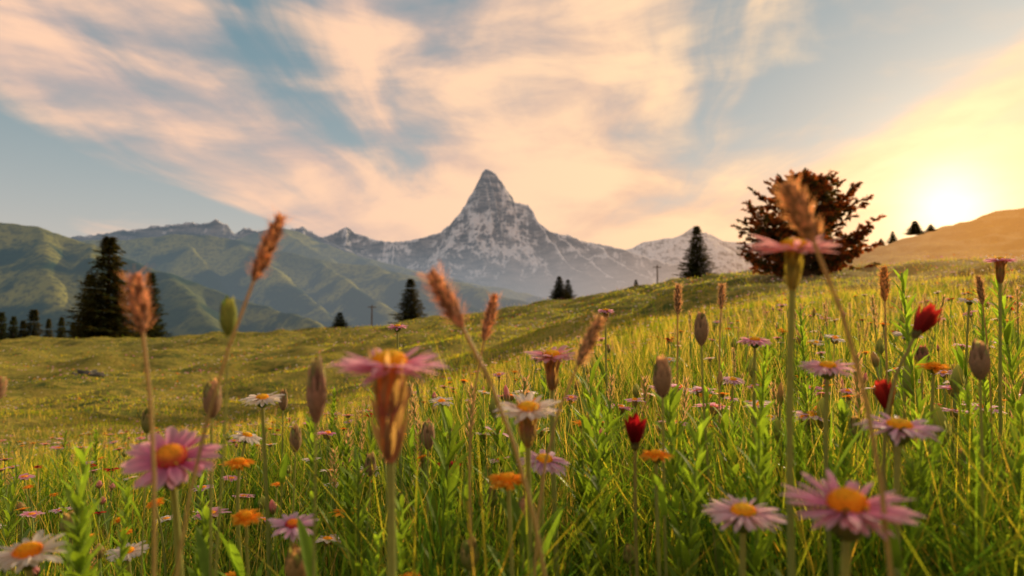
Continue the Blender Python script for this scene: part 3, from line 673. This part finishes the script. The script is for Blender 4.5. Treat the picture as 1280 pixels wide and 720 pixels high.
for k,cnt,r0,r1 in (('pink',70,1.0,5),('white',100,.9,7),('lilac',60,.9,5),('orange',100,.9,7),('red',50,1.1,6),('bud',95,.8,4),('spike',140,.9,5)):
    for i in range(cnt):
        d=r0+(r1-r0)*random.random()**1.3;u=random.uniform(-.78,.78)
        x=u*d;h=random.uniform(.27,.40)*float(Fh(u))*(1.15 if k in('spike',) else 1.)*(1. if d<3 else .9)
        if d<1.9: h=min(h,.45-.08*d+(.03 if k in('spike','bud') else 0)-random.random()*.06)
        h=max(h,.17)
        o=link(KN[k][0],SM[k][i%6],loc=(x,d,gz(x,d)-.01),label=KN[k][1],cat='flower' if k not in('bud','spike') else 'plant',group='small wildflowers across the meadow')
        s=h;f=max(1.,.30/h);o.scale=(s*f*random.uniform(.8,1.15),)*2+(s,);o.rotation_euler=(random.uniform(-.15,.15),random.uniform(-.15,.15),random.uniform(0,6.28))
n=14000;r=5+ (70-5)*rng.uniform(0,1,n)**1.4;a=np.radians(rng.uniform(-50,50,n));x=r*np.sin(a);y=r*np.cos(a)
kk=fbm(x/5,y/5,3,91)>-.08;x,y,r,a=x[kk],y[kk],r[kk],a[kk];n=len(x)
z=ground_z(x,y)+rng.uniform(.12,.23,n)*Fh(np.tan(a));s=np.clip(.0014*r,.010,.05)*rng.uniform(.5,1.2,n)
FC=np.array([[.8,.75,.7],[.75,.35,.5],[.9,.36,.04],[.8,.75,.7],[.55,.04,.04],[.8,.55,.65]]);c=FC[rng.choice(6,n,p=[.28,.2,.24,.08,.06,.14])]
V=np.zeros((n,8,3),np.float32)
tx=rng.uniform(-.5,.5,n);ty=rng.uniform(-.7,.1,n)
for k in range(8):
    th=2*math.pi*k/8;rad=s*(1. if k%2 else .72);cx=np.cos(th)*rad;cy=np.sin(th)*rad
    V[:,k,0]=x+cx;V[:,k,1]=y+cy;V[:,k,2]=z+cx*tx-cy*ty
b=np.arange(n)[:,None]*8
Q=np.concatenate([b+np.array([[0,1,2,3]]),b+np.array([[0,3,4,7]]),b+np.array([[4,5,6,7]])],0)
link('wildflower_carpet',quad_mesh('wildflower_carpet',V.reshape(-1,3),Q,np.repeat(c,8,0)),M_petal,kind='stuff',label='countless tiny white, pink and orange blooms')

# ------------------------------------------------------------------ TREES
def spruce(seed,H=10.,Rm=2.6,whorls=40):
    random.seed(seed);b=MB();b.tube([(0,0,-.3),(0,0,H*.3),(.03,0,H*.7),(0,0,H)],[.2,.15,.08,.01],8,(.09,.06,.04));tr=b.mesh('trunk',[M_bark]);b=MB()
    for w in range(whorls):
        t=w/(whorls-1);z=H*(.04+.95*t);L=Rm*((1-t)**.8)*random.uniform(.70,1.12)+.12
        nb=int(9-3*t)
        for k in range(nb):
            th=2*math.pi*(k+random.random()*.7)/nb+w*.7;l=L*random.uniform(.6,1.15);dx,dy=math.cos(th),math.sin(th)
            pp=[];st=max(4,int(l/.2))
            for i in range(st+1):
                s=i/st;pp.append(Vector((dx*l*s,dy*l*s,z-.32*l*s+.20*l*s*s*s+(.35*s if t>.85 else 0))))
            b.tube([pp[0],pp[st//2],pp[-1]],[.02,.014,.004],3,(.08,.055,.035))
            for i in range(1,st+1):
                for q in range(5):
                    s=i/st;wd=.20+.30*(1-s)*l/Rm+.10
                    sa=th+random.choice((-1,1))*random.uniform(.2,1.3)
                    g=random.uniform(.5,1.4);cc=(.042*g,.058*g,.02*g)
                    dd=Vector((math.cos(sa),math.sin(sa),random.uniform(-.8,.2))).normalized()
                    b.sliver(pp[i]+Vector((0,0,random.uniform(-.05,.05))),dd,dd.cross(Vector((random.uniform(-.5,.5),.3,1))).normalized(),wd*1.5*random.uniform(.7,1.2),.14,cc,tuple(x*1.5 for x in cc))
    return tr,b.mesh('crown',[M_need])
SP=[spruce(1),spruce(2,10,2.2,36),spruce(3,10,3.1,36)]
def put_spruce(px,toppy,d,w_,v,label):
    x=(px-640)/853.*d;z0=gz(x,d);ztop=HC+(400-toppy)/853.*d;h=ztop-z0;W=w_/853.*d
    e=link('spruce_tree',None,loc=(x,d,z0),label=label,cat='tree',group='spruce trees on the meadow edge')
    e.rotation_euler=(0,0,random.uniform(0,6.28));s=h/10.;sx=W/(2*[2.6,2.2,3.1][v])*1.1
    for nm,me in(('trunk',SP[v][0]),('crown',SP[v][1])):
        o=link(nm,me,parent=e);o.scale=(sx,sx,s)
random.seed(3)
put_spruce(135,299,85,90,0,'tall dark spruce with drooping branches at the meadow edge')
put_spruce(188,343,92,46,1,'slender dark spruce beside a taller one')
put_spruce(112,345,90,54,2,'dark spruce growing against a taller one')
for px,t,w_ in ((3,392,34),(18,397,30),(43,389,40),(62,400,28),(78,398,28),(30,402,30),(92,404,24)): put_spruce(px,t,112,w_,px%3,'small dark spruce in a row below the meadow edge')
put_spruce(513,350,80,50,2,'dark bushy spruce standing alone on the meadow edge')
put_spruce(425,391,82,28,0,'small dark spruce peeking over the meadow edge')
put_spruce(699,346,74,25,0,'small dark spruce on the slope');put_spruce(710,350,75,24,2,'small dark spruce on the slope')
put_spruce(872,284,77,48,0,'dark spruce silhouetted on the slope crest');put_spruce(795,350,78,12,1,'tiny spruce on the slope crest')
for px,t,w_ in((1118,289,15),(1146,276,22),(1166,280,17),(1103,298,12)): put_spruce(px,t,126,w_,px%3,'small spruce on the sunlit ridge')

def pine(seed,H,W):
    random.seed(seed);b=MB();b2=MB()
    b.tube([(0,0,-.3),(.05,0,H*.25),(-.05,.05,H*.6),(.08,0,H*.97)],[.20,.15,.09,.015],9,(.12,.07,.04))
    def plume(p,d,L,out):
        d=d.normalized();k=6
        gg=random.uniform(.5,1.35);rim_lit=random.random()<.15+.6*out  # outer needles mostly orange: sunlit edges painted into the colour
        for i in range(k):
            q=p+d*(L*i/k)
            for j in range(6):
                v=(d*1.0+Vector((random.uniform(-1,1),random.uniform(-1,1),random.uniform(-.8,.9)))*.75).normalized()
                g=random.uniform(.6,1.4)*gg;cc=(.20*g,.082*g,.026*g) if rim_lit else (.058*g,.066*g,.026*g)
                b2.sliver(q,v,v.cross(Vector((random.uniform(-1,1),random.uniform(-1,1),random.uniform(-1,1)))).normalized(),random.uniform(.10,.21),.034,cc,tuple(x*1.35 for x in cc))
    nl=120
    for i in range(nl):
        t=(i+.5)/nl;z=H*(.04+.88*t);th=i*2.399963+random.uniform(-.5,.5)
        el=math.radians(-2+36*t+random.uniform(-8,10))
        env=np.interp(t,[0,.10,.28,.5,.7,.85,.95,1],[.82,.98,1.,.80,.54,.32,.17,.07])
        ext=W*.5*env*random.uniform(.70,1.12)
        L=ext/max(.5,math.cos(el));L=min(L,max(.2,(H*1.0-z)/max(.15,math.sin(el))))
        d=Vector((math.cos(th)*math.cos(el),math.sin(th)*math.cos(el),math.sin(el)))
        wv=Vector((random.uniform(-1,1),random.uniform(-1,1),random.uniform(-.3,.6)))*L*.08
        pts=[Vector((0,0,z))+d*L*s/6+Vector((0,0,.16*L*(s/6)**2-.14*L*math.sin(s/6*3.1)))+wv*math.sin(s/6*3.1) for s in range(7)]
        b.tube(pts,[.035*(1-s/7)+.005 for s in range(7)],5,(.12,.07,.04))
        ns=int(9+17*L/(W*.5))
        for s in range(ns):
            f=.2+.8*s/ns;k=f*6;p=pts[min(6,int(k))].lerp(pts[min(6,int(k)+1)],k-int(k))
            a=Vector((random.uniform(-1,1),random.uniform(-1,1),random.uniform(-.5,.6))).normalized()
            br=(a*.85+d*.65).normalized();sl_=random.uniform(.22,.52)*(1.15-.6*f)*W/5.8
            plume(p,br,sl_,f)
            plume(p+br*sl_*.5,(br+Vector((random.uniform(-1,1),random.uniform(-1,1),random.uniform(-.5,.5)))*.7),sl_*.6,f)
        plume(pts[-1],d,.26,1.)
    for j in range(6): plume(Vector((.04,0,H*(.82+.03*j))),Vector((random.uniform(-.3,.3),random.uniform(-.3,.3),1)),.3,1.)
    return b.mesh('trunk',[M_bark]),b2.mesh('crown',[M_need])
d=30;x=(1008-640)/853.*d;z0=gz(x,d);h=HC+(400-216)/853.*d-z0
e=link('pine_tree',None,loc=(x,d,z0),label='broad feathery reddish-brown conifer backlit by the low sun',cat='tree')
tr,cr=pine(4,h,158/853.*d)
link('trunk',tr,parent=e);link('crown',cr,parent=e)

def pole(px,top,d):
    x=(px-640)/853.*d;z0=gz(x,d);h=HC+(400-top)/853.*d-z0
    e=link('utility_pole',None,loc=(x,d,z0),label='thin weathered wooden pole with a short crossbar',cat='pole',group='wooden poles on the meadow')
    b=MB();b.tube([(0,0,-.3),(0,0,h*.5),(0,0,h)],[.09,.08,.065],8,(.16,.12,.09));link('post',b.mesh('post',[M_wood]),parent=e)
    b=MB();b.tube([(-.45,.08,h-.25),(.45,.08,h-.25)],[.05,.05],6,(.16,.12,.09));link('crossbar',b.mesh('crossbar',[M_wood]),parent=e)
pole(465,381,76);pole(822,331,74)
mr_,N,out=newmat('grey_rock');tcn=N.new('ShaderNodeTexCoord').outputs['Object'];p=N.new('ShaderNodeBsdfPrincipled');N.put(p.inputs['Base Color'],N.mix(N.ss(N.noise(tcn,4,6,.7),.4,.6),(.03,.03,.022),(.10,.09,.07)));p.inputs['Roughness'].default_value=.95;N.l.new(p.outputs[0],out.inputs[0])
def rock(px,d,s,seed):
    random.seed(seed);x=(px-640)/853.*d;b=MB();n=14;m=8;vs=[];fs=[]
    for i in range(m+1):
        ph=math.pi*i/m
        for k in range(n):
            th=2*math.pi*k/n;v=Vector((math.sin(ph)*math.cos(th),math.sin(ph)*math.sin(th),math.cos(ph)))
            q=1+.8*float(perlin(np.array([v.x*1.7+v.z+seed]),np.array([v.y*1.7-v.z]),seed)[0])
            vs.append(Vector((v.x*1.3,v.y,v.z*.7))*s*q)
    for i in range(m):
        for k in range(n): fs.append((i*n+k,(i+1)*n+k,(i+1)*n+(k+1)%n,i*n+(k+1)%n))
    b.add(vs,fs,(1,1,1));link('rock',b.mesh('rock',[mr_]),loc=(x,d,gz(x,d)+s*.05),label='dark weathered rock half sunk in grass',cat='rock',group='rocks in the meadow')
for px,d,s,sd in((112,24,.26,1),(99,24.5,.2,2),(124,23.5,.17,3)): rock(px,d,s,sd)

# ------------------------------------------------------------------ CAMERA
cam=bpy.data.cameras.new('camera');co=bpy.data.objects.new('camera',cam);COL.objects.link(co);scene.camera=co
co.location=(0,0,HC);co.rotation_euler=(math.radians(90+2.69),0,0);cam.lens=24;cam.sensor_width=36;cam.clip_start=.02;cam.clip_end=100000
cam.dof.use_dof=True;cam.dof.focus_distance=1.25;cam.dof.aperture_fstop=5.6
scene.view_settings.view_transform='Standard';scene.view_settings.look='None';scene.view_settings.exposure=0
